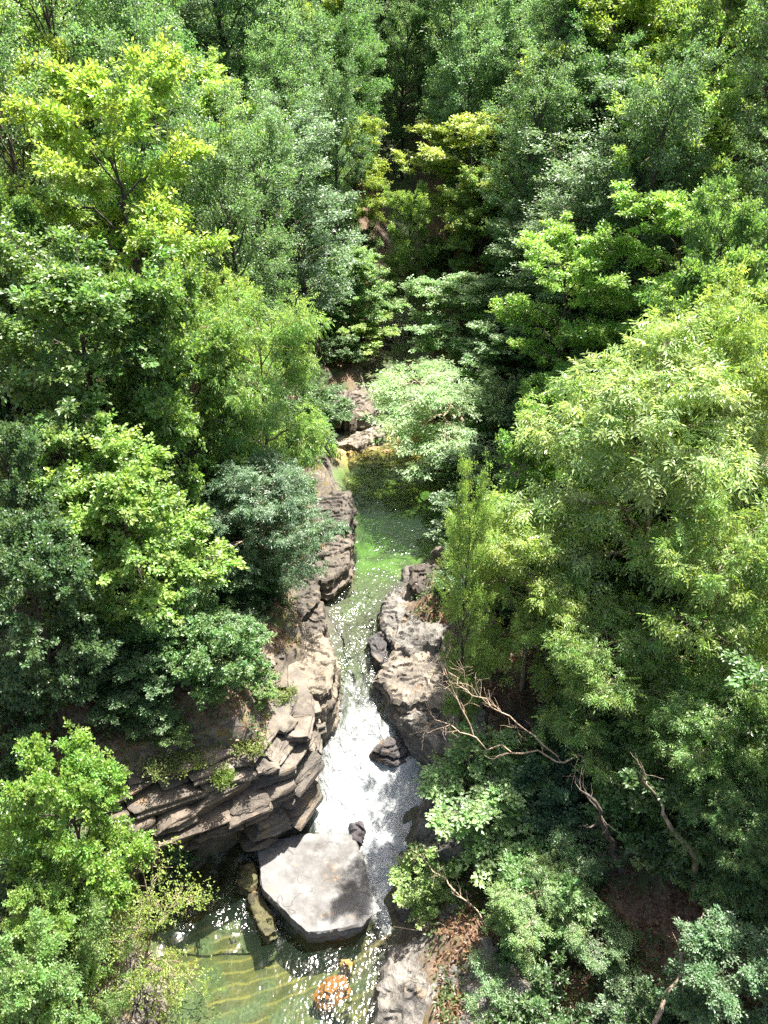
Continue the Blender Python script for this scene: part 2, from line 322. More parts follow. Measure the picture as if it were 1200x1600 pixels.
def slab_mesh(name, outline, ztop, zbot, seed, bevel=0.15, und=0.06, lam=0.10, flare=0.1, tilt=(0, 0), layers=7, nt=160, cen=None, rough=0.11, step=0.10):
    """rock whose top follows an outline (world x, y); layered sides running down to zbot"""
    P = np.array(outline, float); c = P.mean(0) if cen is None else np.array(cen); nP = len(P)
    seg = np.linalg.norm(np.roll(P, -1, 0) - P, axis=1); cum = np.concatenate([[0], np.cumsum(seg)])
    s = np.linspace(0, cum[-1], nt, endpoint=False); Pc = np.vstack([P, P[:1]])
    O = np.stack([np.interp(s, cum, Pc[:, 0]), np.interp(s, cum, Pc[:, 1])], 1)
    for _ in range(2): O = 0.25 * np.roll(O, 1, 0) + 0.5 * O + 0.25 * np.roll(O, -1, 0)
    O3 = np.concatenate([O, np.zeros((nt, 1))], 1)
    O = c + (O - c) * (1 + rough * fbm(O3 * 1.9, seed + 3, 5, 0.6))[:, None]
    rs = np.random.RandomState(seed); V = []; size = math.sqrt(np.mean(np.sum((O - c) ** 2, 1)))
    def top(xy):
        p = np.concatenate([xy, np.full((len(xy), 1), seed * 1.7)], 1)
        h = fbm(p * [0.8, 1.3, 1], seed, 3) * 2.2 + 0.5 * fbm(p * 3.1, seed + 4, 3); fl = np.floor(h); fr_ = h - fl
        return ztop + (xy - c) @ np.array(tilt) + und * fbm(p * 0.9, seed, 5) + step * (fl + sstep(fr_, 0.72, 1.0)) + step * 0.35 * fbm(p * 5.0, seed + 6, 4, 0.6)
    rings = [0.0 + 0.96 * (k / 30) for k in range(1, 31)]
    for r in rings:
        xy = c + (O - c) * r; z = top(xy); d = (1 - r) * size
        z = z - bevel * np.clip(1 - d / max(bevel, 1e-3), 0, 1) ** 2 * 0.6
        V.append(np.concatenate([xy, z[:, None]], 1))
    zt = top(O) - bevel; ns = 26; jit = rs.uniform(-1, 1, 80)
    for k in range(ns + 1):
        f = k / ns; z = zt + (zbot - zt) * f
        p3 = np.concatenate([O, z[:, None]], 1)
        lay = np.floor(f * layers + 0.5 * vnoise(p3 * 0.8, seed + 9) + 40).astype(int) % 80
        off = lam * jit[lay] + 0.9 * lam * fbm(p3 * [1.8, 1.8, 3.5], seed + 2, 5, 0.6) + flare * f
        dirv = norm(O - c); V.append(np.concatenate([O + dirv * off[:, None], z[:, None]], 1))
    cz = top(c[None])[0]; V = np.concatenate([np.array([[c[0], c[1], cz]])] + V)
    nr = len(rings) + ns + 1; I = 1 + np.arange(nr * nt).reshape(nr, nt); J = np.roll(I, -1, 1)
    q = np.stack([I[:-1], I[1:], J[1:], J[:-1]], -1).reshape(-1, 4)
    fan = np.stack([np.zeros(nt, int), I[0], J[0], J[0]], -1)
    tri = np.concatenate([q[:, [0, 1, 2]], q[:, [0, 2, 3]], fan[:, :3]])
    return mesh_np(name, V, tri, True, 30)
def pix_outline(pts, z): return [at(px, py, z)[:2] for px, py in pts]

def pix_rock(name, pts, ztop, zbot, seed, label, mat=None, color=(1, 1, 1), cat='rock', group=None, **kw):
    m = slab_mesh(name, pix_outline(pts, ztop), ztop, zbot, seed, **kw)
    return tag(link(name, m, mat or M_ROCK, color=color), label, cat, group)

pix_rock('flat_boulder', [(400, 1316), (420, 1309), (480, 1303), (535, 1297), (556, 1302), (564, 1330), (574, 1375), (583, 1408), (581, 1428), (564, 1443),
         (520, 1456), (480, 1461), (456, 1438), (430, 1413), (408, 1389), (402, 1345)], 0.72, -0.7, 11, 'large flat pale grey boulder wedged in mid-stream below the foaming chute', M_PALEROCK,
         (1, 1, 1), 'boulder', bevel=0.07, und=0.03, lam=0.05, flare=-0.15, layers=9, nt=220, rough=0.02, step=0.012)
pix_rock('mossy_rock', [(372, 1345), (398, 1340), (404, 1375), (395, 1390), (372, 1385)], 0.55, -0.8, 13, 'small olive mossy rock wedged between the flat boulder and the cliff', M_ROCK, (0.6, 0.62, 0.25), bevel=0.2)
pix_rock('mossy_rock', [(388, 1388), (405, 1392), (425, 1425), (432, 1455), (415, 1465), (395, 1430), (386, 1405)], 0.3, -0.9, 14, 'narrow wet olive rock rising from the pool along the flat boulder', M_ROCK, (0.5, 0.5, 0.22), bevel=0.15)
pix_rock('dark_rock', [(546, 1284), (566, 1280), (571, 1300), (565, 1318), (550, 1312)], 0.75, -0.3, 15, 'small dark wet rock in the white foam behind the flat boulder', M_ROCK, (0.45, 0.42, 0.5), bevel=0.15)
pix_rock('dark_rock', [(580, 1178), (600, 1150), (640, 1158), (650, 1172), (615, 1185)], 1.72, 0.6, 16, 'dark wet ledge splitting the top of the white chute', M_ROCK, (0.4, 0.38, 0.42), bevel=0.2)
pix_rock('submerged_rock', [(494, 1546), (514, 1526), (534, 1520), (536, 1536), (524, 1556), (502, 1562)], -0.02, -1.6, 17, 'rusty orange rock lying under the clear water of the lower pool', M_WETROCK, (0.72, 0.42, 0.3), bevel=0.2)
pix_rock('submerged_rock', [(532, 1502), (546, 1500), (548, 1512), (536, 1514)], -0.15, -1.6, 18, 'small rusty orange stone under water beside the larger orange rock', M_WETROCK, (1, 1, 1), bevel=0.12)
pix_rock('submerged_rock', [(520, 1572), (545, 1560), (550, 1580), (530, 1592)], -0.3, -1.6, 19, 'yellow olive stone under water just downstream of the orange rock', M_ROCK, (0.9, 0.8, 0.3), bevel=0.2)
# right bank
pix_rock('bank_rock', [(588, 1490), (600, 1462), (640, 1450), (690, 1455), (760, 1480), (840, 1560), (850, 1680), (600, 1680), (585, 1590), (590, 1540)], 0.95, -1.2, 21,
         'broad pale bank slab cracked lengthwise under bare twigs by the lower pool', M_ROCK, (1.3, 1.28, 1.25), tilt=(0.36, 0.0), und=0.2, bevel=0.25, lam=0.06, nt=220)
pix_rock('bank_rock', [(622, 1350), (640, 1330), (690, 1325), (740, 1380), (760, 1440), (690, 1440), (640, 1425), (618, 1395)], 1.1, -0.6, 22,
         'dark rounded bank rock beside the narrow spill right of the flat boulder', M_ROCK, (0.75, 0.73, 0.7), tilt=(0.2, 0), bevel=0.12, und=0.12, nt=150)
pix_rock('bank_rock', [(650, 1275), (662, 1235), (680, 1205), (720, 1180), (790, 1200), (800, 1300), (720, 1330), (655, 1320)], 2.2, 0.2, 23,
         'dark grey crumpled rock wall on the right edge of the white chute', M_ROCK, (0.85, 0.83, 0.82), tilt=(0.25, 0), bevel=0.15, und=0.2, nt=230)
pix_rock('bank_rock', [(612, 1098), (640, 1075), (720, 1060), (750, 1110), (760, 1180), (690, 1175), (665, 1150), (640, 1130)], 3.0, 1.2, 24,
         'grey folded bank slab dropping to the chute behind the bare branches', M_ROCK, (1.2, 1.18, 1.13), tilt=(0.25, 0), bevel=0.12, und=0.15, nt=230)
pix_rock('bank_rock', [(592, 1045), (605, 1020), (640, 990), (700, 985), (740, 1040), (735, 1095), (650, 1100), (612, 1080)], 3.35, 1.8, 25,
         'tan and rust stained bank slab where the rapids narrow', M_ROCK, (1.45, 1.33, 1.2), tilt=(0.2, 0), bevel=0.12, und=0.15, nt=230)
pix_rock('bank_rock', [(598, 950), (610, 925), (650, 905), (705, 905), (735, 975), (680, 1010), (615, 1005), (602, 985)], 3.5, 2.0, 26,
         'wide grey veined bank slab at the outlet of the green pool', M_ROCK, (1.15, 1.14, 1.12), tilt=(0.15, 0), bevel=0.12, und=0.12, nt=230)
pix_rock('bank_rock', [(642, 885), (660, 878), (690, 890), (700, 920), (660, 925), (645, 905)], 4.2, 2.2, 27,
         'upright dark brown rock under the ivy at the outlet of the green pool', M_ROCK, (0.6, 0.5, 0.45), tilt=(0.1, 0), bevel=0.12, und=0.1)
pix_rock('ledge_rock', [(575, 1000), (596, 985), (606, 1010), (596, 1040), (582, 1030)], 2.92, 1.8, 28, 'low wet slate coloured ledge awash beside the rapids', M_ROCK, (0.45, 0.45, 0.52), bevel=0.1)
# left bank, going upstream
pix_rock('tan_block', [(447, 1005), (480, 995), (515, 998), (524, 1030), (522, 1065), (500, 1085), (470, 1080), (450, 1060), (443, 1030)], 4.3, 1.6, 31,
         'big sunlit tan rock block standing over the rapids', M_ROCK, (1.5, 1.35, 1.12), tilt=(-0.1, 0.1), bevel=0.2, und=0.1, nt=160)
pix_rock('bank_boulder', [(435, 955), (470, 930), (505, 940), (512, 975), (490, 1000), (440, 995)], 4.0, 1.8, 32,
         'rounded tan boulder just upstream of the big tan block', M_ROCK, (1.0, 0.9, 0.8), bevel=0.12, und=0.1, nt=140)
pix_rock('bank_boulder', [(425, 935), (470, 905), (497, 900), (500, 925), (455, 960), (428, 965)], 4.7, 2.0, 33,
         'dark tilted slab overlapping the rounded tan boulder', M_ROCK, (0.75, 0.68, 0.6), tilt=(0, 0.2), bevel=0.15, nt=140)
pix_rock('bank_boulder', [(485, 880), (520, 850), (547, 850), (545, 880), (520, 905), (492, 908)], 4.1, 2.0, 34,
         'brown block with a pale top beside the outlet of the green pool', M_ROCK, (0.8, 0.71, 0.62), bevel=0.2, nt=140)
pix_rock('bank_boulder', [(490, 845), (525, 825), (550, 828), (550, 850), (520, 862), (495, 865)], 4.4, 2.0, 35,
         'cracked flat stone along the left edge of the green pool', M_ROCK, (0.95, 0.87, 0.78), bevel=0.15, nt=140)
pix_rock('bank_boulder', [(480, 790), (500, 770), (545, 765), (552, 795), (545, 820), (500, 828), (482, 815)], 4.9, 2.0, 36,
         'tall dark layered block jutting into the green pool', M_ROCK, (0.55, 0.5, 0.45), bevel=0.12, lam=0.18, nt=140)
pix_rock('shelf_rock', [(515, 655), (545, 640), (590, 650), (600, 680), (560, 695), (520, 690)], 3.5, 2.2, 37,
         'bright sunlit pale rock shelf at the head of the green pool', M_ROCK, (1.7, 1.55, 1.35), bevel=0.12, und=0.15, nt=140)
pix_rock('shelf_rock', [(520, 622), (550, 600), (580, 610), (590, 640), (545, 655), (522, 648)], 4.6, 2.6, 38,
         'rounded brown rock above the bright shelf at the pool head', M_ROCK, (1.1, 0.95, 0.85), bevel=0.4, und=0.2, nt=140)
pix_rock('sand_shelf', [(535, 700), (570, 684), (660, 690), (745, 690), (750, 720), (690, 728), (600, 724), (545, 722)], 2.92, 2.0, 39,
         'ochre rock shelf just under water at the head of the green pool', M_WETROCK, (0.8, 1.0, 1.3), bevel=0.2, und=0.05, nt=140)
pix_rock('submerged_boulder', [(528, 745), (560, 728), (640, 732), (650, 762), (600, 775), (545, 772)], 2.55, 1.2, 40,
         'smooth olive green boulder seen through the green pool', M_ROCK, (0.75, 0.8, 0.3), bevel=0.5, und=0.05, nt=140)
pix_rock('stream_stone', [(636, 562), (652, 558), (660, 566), (650, 573), (638, 571)], 4.3, 3.2, 43, 'small pale stone in the shaded stream above the green pool', M_ROCK, (1.0, 1.0, 1.1), bevel=0.2)
pix_rock('stream_stone', [(610, 590), (640, 580), (655, 590), (640, 604), (612, 606)], 3.9, 2.6, 44, 'dark boulder in the shaded stream above the green pool', M_ROCK, (0.5, 0.48, 0.5), bevel=0.4)
pix_rock('bank_rock', [(180, 1500), (215, 1480), (243, 1495), (245, 1560), (240, 1640), (190, 1660), (150, 1600)], 0.7, -1.3, 45,
         'pale furrowed rock bank under the drooping bush by the lower pool', M_ROCK, (1.15, 1.08, 1.0), tilt=(-0.35, 0), bevel=0.12, und=0.25, nt=230)

# layered cliff: every slab a piece of its own
BLOCKS = [rock_mesh('rock_slab', 14, 100 + k, e=16, cuts=5, lam=0.07, bump=0.07, layers=6) for k in range(8)]
for b in BLOCKS: b.materials.append(M_ROCK)
def shade(c, rs):
    f = rs.uniform(0.75, 1.2); g = rs.uniform(-0.04, 0.04); return (c[0] * f * (1 + g), c[1] * f, c[2] * f * (1 - g))
def cliff(label, path, layers, seed, color, dip=(0.0, 0.0), depth=1.7, wmin=0.9, wmax=3.0):
    """path: face line (x, y); layers: list of (z bottom, thickness, outward offset)"""
    rs = random.Random(seed); P = np.array(path, float)
    root = empty('rock_cliff', (P[:, 0].mean(), P[:, 1].mean(), layers[0][0]), label, 'cliff')
    seg = np.linalg.norm(np.diff(P, axis=0), axis=1); cum = np.concatenate([[0], np.cumsum(seg)])
    for li, (zb, th, off) in enumerate(layers):
        s = -rs.uniform(0, 0.8)
        while s < cum[-1]:
            w = rs.uniform(wmin, wmax); m = min(max(s + w / 2, 0), cum[-1])
            x, y = np.interp(m, cum, P[:, 0]), np.interp(m, cum, P[:, 1]); k = min(np.searchsorted(cum, m, side='right') - 1, len(seg) - 1)
            t = (P[k + 1] - P[k]) / seg[k]; nrm = np.array((t[1], -t[0])); o = off + rs.uniform(-0.22, 0.22)
            c = np.array((x, y)) + nrm * (o - depth / 2)
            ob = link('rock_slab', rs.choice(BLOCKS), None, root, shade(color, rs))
            ob.location = Vector((c[0], c[1], zb + th / 2 + dip[0] * (m - cum[-1] / 2) + rs.uniform(-0.05, 0.05))) - root.location
            ob.scale = (w * 1.06, depth, th * rs.uniform(0.98, 1.12))
            ob.rotation_euler = (rs.uniform(-.05, .05), -math.atan(dip[0]) + rs.uniform(-.05, .05), math.atan2(t[1], t[0]) + rs.uniform(-.10, .10))
            s += w * 0.97
    return root
cliff('overhanging layered cliff of brown slabs above the dark corner of the lower pool',
      [(-11.5, 13.2), (-9.3, 14.6), (-7.2, 15.7), (-4.4, 16.9)],
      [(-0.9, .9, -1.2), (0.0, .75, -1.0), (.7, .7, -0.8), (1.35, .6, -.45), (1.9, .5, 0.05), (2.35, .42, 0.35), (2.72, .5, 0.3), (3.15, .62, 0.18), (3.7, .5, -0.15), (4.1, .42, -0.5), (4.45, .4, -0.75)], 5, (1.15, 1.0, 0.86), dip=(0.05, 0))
cliff('grey jointed cliff corner of stacked blocks beside the white chute',
      [(-4.3, 17.0), (-3.2, 17.6), (-2.55, 18.8), (-2.45, 20.2), (-2.7, 21.4)],
      [(-.2, .8, -.45), (.55, .75, 0.15), (1.25, .75, 0.3), (1.95, .7, 0.15), (2.6, .7, 0.2), (3.25, .6, -0.05), (3.8, .55, -0.2), (4.25, .4, -0.6)], 8, (1.15, 1.06, 0.96), depth=1.5, wmin=0.8, wmax=1.7)
cliff('ochre stained rock step among plants on top of the layered cliff',
      [(-8.6, 18.6), (-7.0, 18.9), (-5.6, 19.4)], [(4.3, .35, 0), (4.6, .35, 0.1), (4.95, .3, -0.05), (5.2, .35, 0.0), (5.5, .3, -0.2)], 12, (1.15, 0.9, 0.55), depth=1.2, wmin=0.5, wmax=1.2)
cliff('stepped tan ledges behind the cliff corner',
      [(-5.0, 19.6), (-3.9, 20.3), (-3.3, 21.2), (-3.5, 22.4)], [(3.4, .5, 0.1), (3.9, .45, 0.15), (4.3, .4, -0.15), (4.7, .35, -0.4), (5.0, .35, -0.8)], 14, (1.1, 0.98, 0.85), depth=1.4, wmin=0.6, wmax=1.4)
cliff('dark layered bank under trees between the tan boulder and the green pool',
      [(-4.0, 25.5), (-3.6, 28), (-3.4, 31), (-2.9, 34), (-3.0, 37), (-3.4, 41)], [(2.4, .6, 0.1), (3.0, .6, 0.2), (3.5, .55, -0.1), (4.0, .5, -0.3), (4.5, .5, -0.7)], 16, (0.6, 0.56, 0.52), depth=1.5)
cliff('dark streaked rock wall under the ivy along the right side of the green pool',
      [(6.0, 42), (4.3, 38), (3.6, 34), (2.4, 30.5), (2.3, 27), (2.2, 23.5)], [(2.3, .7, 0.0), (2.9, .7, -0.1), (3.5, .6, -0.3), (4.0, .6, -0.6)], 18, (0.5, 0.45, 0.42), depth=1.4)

# loose stones along the water's edge
STONES = [rock_mesh('bank_stone', 10, 300 + k, e=4, cuts=7, lam=0.04, bump=0.08, layers=4) for k in range(6)]
for b in STONES: b.materials.append(M_ROCK)
rq = random.Random(31)
for i in range(64):
    y = rq.choice([rq.uniform(20, 32), rq.uniform(32, 48), rq.uniform(46, 60)]); left = rq.random() < 0.5
    d = rq.uniform(-0.35, 1.1); x = xl(y) - d if left else xr(y) + d; sz = rq.uniform(0.25, 0.9) * (1 if y < 40 else 1.3)
    o = link('bank_stone', rq.choice(STONES), None, None, shade((0.85, 0.78, 0.7), rq)); o.location = (x, y, max(tz(x, y), zw(y) - 0.15) + sz * 0.12)
    o.scale = (sz * rq.uniform(0.8, 1.5), sz * rq.uniform(0.8, 1.4), sz * rq.uniform(0.45, 0.8)); o.rotation_euler = (rq.uniform(-.3, .3), rq.uniform(-.3, .3), rq.uniform(0, 6.3))
    st_ = 'rapids' if y < 30 else ('green pool' if y < 46 else 'shaded stream'); sd_ = 'layered' if left else 'ivy'
    tag(o, '%s loose stone at the water edge of the %s on its %s side' % ('small' if sz < 0.5 else 'knee-high', st_, 'cliff' if left else 'ivy wall'), 'stone', 'loose stones along the ' + st_)

# ------------------------------------------------------------------ trees
def tube(V, F, path, rad, sides):
    path = np.asarray(path, float); n = len(path); T = norm(np.gradient(path, axis=0))
    ref = np.array((0.31, 0.17, 0.93)) if abs(T[0] @ np.array((0.31, 0.17, 0.93))) < 0.95 else np.array((1.0, 0, 0))
    A = norm(np.cross(T, ref)); B = np.cross(T, A); th = np.linspace(0, 2 * math.pi, sides, endpoint=False)
    R = np.asarray(rad, float)[:, None, None]
    ring = path[:, None] + R * (np.cos(th)[None, :, None] * A[:, None] + np.sin(th)[None, :, None] * B[:, None])
    off = sum(len(v) for v in V); V.append(ring.reshape(-1, 3)); I = off + np.arange(n * sides).reshape(n, sides); J = np.roll(I, -1, 1)
    F.append(np.stack([I[:-1], J[:-1], J[1:], I[1:]], -1).reshape(-1, 4))
PROF = {'round': lambda x: math.sqrt(max(0.04, 1 - ((x - 0.42) / 0.62) ** 2)),
        'dome': lambda x: math.sqrt(max(0.05, 1 - max(0, (x - 0.15) / 0.9) ** 2)),
        'column': lambda x: (0.55 + 1.5 * x if x < 0.3 else 1.0 - ((x - 0.3) / 0.75) ** 2.4 * 0.72),
        'bush': lambda x: math.sqrt(max(0.08, 1 - (x * 0.95) ** 2))}
def leaves(S, D, Ln, n, L, W, rs, spread, compound, droop, centre, upw=0.95):
    """leaf quads along twigs (starts S, directions D, lengths Ln)"""
    k = len(S); i = rs.randint(0, k, n); u_ = rs.uniform(0.05, 1.05, n) ** (0.8 if not compound else 0.25)
    lat = rs.normal(size=(n, 3)); lat[:, 2] *= 0.45; lat = norm(lat)
    pos = S[i] + D[i] * (Ln[i] * u_)[:, None] + lat * (spread * rs.uniform(0.1, 1, n))[:, None]
    out = norm(pos - centre)
    d = norm(0.5 * D[i] + 0.9 * lat + 0.3 * out + np.array((0, 0, -droop)) + 0.2 * rs.normal(size=(n, 3)))
    nrm = norm(np.array((0, 0, upw)) + 0.35 * out + 0.65 * rs.normal(size=(n, 3)))
    twigv = rs.uniform(0, 1, k)[i]; wv = 0.5 * rs.uniform(0, 1, n) + 0.5 * rs.uniform(0, 1, k)[i]
    if compound:
        c = compound; side = norm(np.cross(nrm, d)); RL = L * 2.3 * rs.uniform(0.7, 1.2, n)
        pos_, d_, n_, v_, w_ = [], [], [], [], []
        for j in range(c):
            f = (j // 2 + 0.6) / ((c + 1) / 2); sg = 0 if j == c - 1 else (1 if j % 2 else -1)
            pos_.append(pos + d * (RL * f)[:, None] + np.array((0, 0, -1)) * (RL * f * f * 0.25)[:, None])
            d_.append(norm(d * (1.0 if sg == 0 else 0.55) + side * sg * 0.9 + np.array((0, 0, -0.25)))); n_.append(norm(nrm + 0.25 * rs.normal(size=(n, 3)))); v_.append(twigv); w_.append(wv)
        pos, d, nrm = np.concatenate(pos_), np.concatenate(d_), np.concatenate(n_); twigv = np.concatenate(v_); wv = np.concatenate(w_); n = len(pos)
    side = norm(np.cross(nrm, d)); nrm = np.cross(d, side)
    l = L * rs.uniform(0.65, 1.25, n)[:, None]; w = W * rs.uniform(0.7, 1.2, n)[:, None]
    b = pos; tip = pos + d * l - nrm * l * 0.12; mid = pos + d * l * 0.45
    lf = mid + side * w * 0.5 + nrm * w * 0.16; rt = mid - side * w * 0.5 + nrm * w * 0.16
    V = np.stack([b, rt, tip, lf], 1).reshape(-1, 3); o = (np.arange(n) * 4)[:, None]
    F = np.concatenate([o + np.array([[0, 1, 2]]), o + np.array([[0, 2, 3]])])
    vv = np.clip(0.5 * twigv + 0.5 * rs.uniform(0, 1, n), 0, 1)
    return V, F, np.repeat(vv, 4), np.repeat(wv, 4)
class Kind: pass
def make_tree(seed, H, R, base, prof, nl, nsub, ntw, nleaf, L, W, up=0.55, droop=0.25, lean=(0, 0), tr=0.14, compound=0, spread=0.16, ldroop=0.25, stems=1, twl=0.7, bark=None):
    rs = np.random.RandomState(seed); V, F = [], []; S, D, Ln = [], [], []
    for st_ in range(stems):
        az0 = rs.uniform(0, 6.28); sp = 0 if stems == 1 else rs.uniform(0.25, 0.6) * R; hh = H * (1 if stems == 1 else rs.uniform(0.75, 1.0))
        f = np.linspace(0, 1, 12); wob = np.cumsum(rs.normal(size=(12, 2)) * 0.018 * H, 0) * f[:, None]
        tp = np.stack([lean[0] * f ** 1.6 + wob[:, 0] + math.cos(az0) * sp * f ** 0.8, lean[1] * f ** 1.6 + wob[:, 1] + math.sin(az0) * sp * f ** 0.8, hh * 0.96 * f], 1)
        tp[0, 2] = -0.8
        tr_ = tr * (1 if stems == 1 else 0.6); tube(V, F, tp, tr_ * (1 - 0.9 * f) ** 0.85 + 0.012, 7)
        def tpt(t): return np.array([np.interp(t, f, tp[:, j]) for j in range(3)])
        nls = max(3, nl // stems)
        for i in range(nls):
            x = (i + 0.5) / nls; t = base + (1 - base) * x; p0 = tpt(t); az = i * 2.4 + rs.normal() * 0.35 + az0
            reach = R * PROF[prof](x) * rs.uniform(0.72, 1.12); el = up * (0.5 + 0.9 * x) + rs.normal() * 0.12
            ss = np.linspace(0, 1, 7); bend = rs.normal() * 0.35
            hx = np.cumsum(np.cos(az + bend * ss)) / 7 * reach; hy = np.cumsum(np.sin(az + bend * ss)) / 7 * reach
            lp = np.stack([p0[0] + hx - hx[0], p0[1] + hy - hy[0], p0[2] + reach * (math.tan(el) * ss - droop * ss ** 2)], 1)
            lp[1:-1] += rs.normal(size=(5, 3)) * 0.03 * reach
            r0 = min(tr_ * (1 - 0.9 * t) * 0.6 + 0.01, 0.03 * reach + 0.012); tube(V, F, lp, r0 * (1 - 0.85 * ss) + 0.006, 5)
            dirl = norm(lp[-1] - lp[0])
            for j in range(nsub):
                s = 0.22 + 0.78 * (j + rs.uniform(0, 1)) / nsub; s = min(s, 1.0)
                q0 = np.array([np.interp(s, ss, lp[:, c]) for c in range(3)])
                a2 = az + bend * s + (1 if j % 2 else -1) * rs.uniform(0.25, 1.25) * (1.1 - 0.6 * s)
                sl = reach * rs.uniform(0.2, 0.42) * (1.15 - 0.45 * s) + 0.15
                e2 = rs.uniform(-0.1, 0.5) * (0.4 + up); dv = np.array((math.cos(a2) * math.cos(e2), math.sin(a2) * math.cos(e2), math.sin(e2)))
                q1 = q0 + dv * sl + np.array((0, 0, -droop * 0.35 * sl))
                qm = (q0 + q1) / 2 + rs.normal(size=3) * 0.06 * sl + np.array((0, 0, 0.05 * sl))
                tube(V, F, [q0, qm, q1], [r0 * 0.35 + 0.005, r0 * 0.22 + 0.004, 0.004], 3)
                for k in range(ntw):
                    g = rs.uniform(0.15, 1.0); w0 = q0 + (q1 - q0) * g if g > .5 else q0 + (qm - q0) * g * 2
                    td = norm(dv + rs.normal(size=3) * np.array((0.75, 0.75, 0.45)) + np.array((0, 0, 0.15 - ldroop * 0.4)))
                    S.append(w0); D.append(td); Ln.append(twl * rs.uniform(0.5, 1.2))
    S, D, Ln = np.array(S), np.array(D), np.array(Ln)
    k = Kind(); zc = S[:, 2].mean(); centre = np.array((S[:, 0].mean(), S[:, 1].mean(), zc - 0.15 * H))
    k.trunk = mesh_np('trunk', np.concatenate(V), np.concatenate(F)); k.trunk.materials.append(bark or M_BARK)
    k.crown = None
    if nleaf:
        LV, LF, v, w = leaves(S, D, Ln, nleaf, L, W, rs, spread, compound, ldroop, centre)
        k.crown = mesh_np('crown', LV, LF, False); vattr(k.crown, 'v', v); vattr(k.crown, 'w', w); k.crown.materials.append(M_LEAF)
    k.H, k.R, k.zc, k.cx, k.cy = H, R, zc, S[:, 0].mean(), S[:, 1].mean()
    k.top = np.percentile(S[:, 2], 98)
    return k
K = {
 'maple1': make_tree(1, 8, 3.0, 0.22, 'round', 24, 8, 5, 36000, 0.16, 0.125, up=0.5),
 'maple2': make_tree(2, 8, 3.3, 0.25, 'dome', 22, 9, 5, 36000, 0.16, 0.125, up=0.45, droop=0.3),
 'maple3': make_tree(3, 9, 3.2, 0.25, 'round', 26, 8, 5, 38000, 0.15, 0.115, up=0.6, spread=0.2),
 'ash1': make_tree(4, 9, 3.6, 0.25, 'dome', 24, 9, 4, 6200, 0.19, 0.062, up=0.55, compound=7, spread=0.12, ldroop=0.45, bark=M_PALEBARK),
 'ash2': make_tree(5, 9, 3.6, 0.28, 'round', 22, 9, 4, 6200, 0.19, 0.062, up=0.6, compound=7, spread=0.12, ldroop=0.45, bark=M_PALEBARK),
 'willow': make_tree(6, 5.5, 3.2, 0.30, 'dome', 22, 8, 6, 40000, 0.14, 0.04, up=0.35, droop=0.45, lean=(-2.8, -0.8), spread=0.18, ldroop=0.6, bark=M_PALEBARK),
 'alder1': make_tree(7, 16, 3.4, 0.16, 'column', 46, 7, 5, 36000, 0.16, 0.115, up=0.75, droop=0.3, tr=0.24, spread=0.3, twl=0.95),
 'alder2': make_tree(8, 16, 3.6, 0.25, 'column', 42, 7, 5, 27000, 0.16, 0.115, up=0.85, droop=0.35, tr=0.24, spread=0.3, twl=0.95),
 'alder3': make_tree(9, 15, 3.8, 0.35, 'round', 36, 8, 5, 31000, 0.17, 0.125, up=0.7, droop=0.35, tr=0.24, spread=0.28, twl=0.9),
 'acacia1': make_tree(10, 13, 4.2, 0.30, 'round', 24, 8, 5, 36000, 0.19, 0.125, up=0.65, droop=0.35, spread=0.25, tr=0.18),
 'acacia2': make_tree(11, 12, 4.2, 0.28, 'dome', 22, 9, 5, 36000, 0.19, 0.125, up=0.7, droop=0.3, spread=0.25, tr=0.18),
 'bush1': make_tree(12, 2.2, 1.5, 0.05, 'bush', 18, 6, 4, 13000, 0.11, 0.085, up=0.8, tr=0.05, stems=3, twl=0.4, spread=0.12),
 'bush2': make_tree(13, 2.0, 1.6, 0.05, 'bush', 18, 6, 4, 13000, 0.12, 0.09, up=0.6, tr=0.05, stems=3, twl=0.4, spread=0.12, droop=0.4),
 'bush3': make_tree(14, 2.4, 1.4, 0.05, 'bush', 18, 6, 4, 3200, 0.10, 0.04, up=0.9, tr=0.05, stems=3, twl=0.4, compound=5, spread=0.08),
 'twiggy': make_tree(15, 2.6, 2.4, 0.1, 'bush', 26, 9, 4, 9000, 0.075, 0.05, up=0.75, droop=0.55, tr=0.06, stems=3, twl=0.6, spread=0.04, lean=(0.8, 0), bark=M_PALEBARK),
}
placed = []; REFS = []
_rt = random.Random(77)
def plant(kind, loc, sxy, sz, color, name, label, cat, group=None, rz=None):
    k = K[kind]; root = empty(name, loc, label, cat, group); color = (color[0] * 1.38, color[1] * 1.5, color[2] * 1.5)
    root.rotation_euler = (0, 0, _rt.uniform(0, 6.28) if rz is None else rz); root.scale = (sxy, sxy, sz)
    link('trunk' if not kind.startswith(('bush', 'twig')) else 'stem', k.trunk, None, root)
    if k.crown: link('crown' if not kind.startswith(('bush', 'twig')) else 'foliage', k.crown, None, root, color)
    placed.append((loc[0], loc[1], k.R * sxy, name)); return root
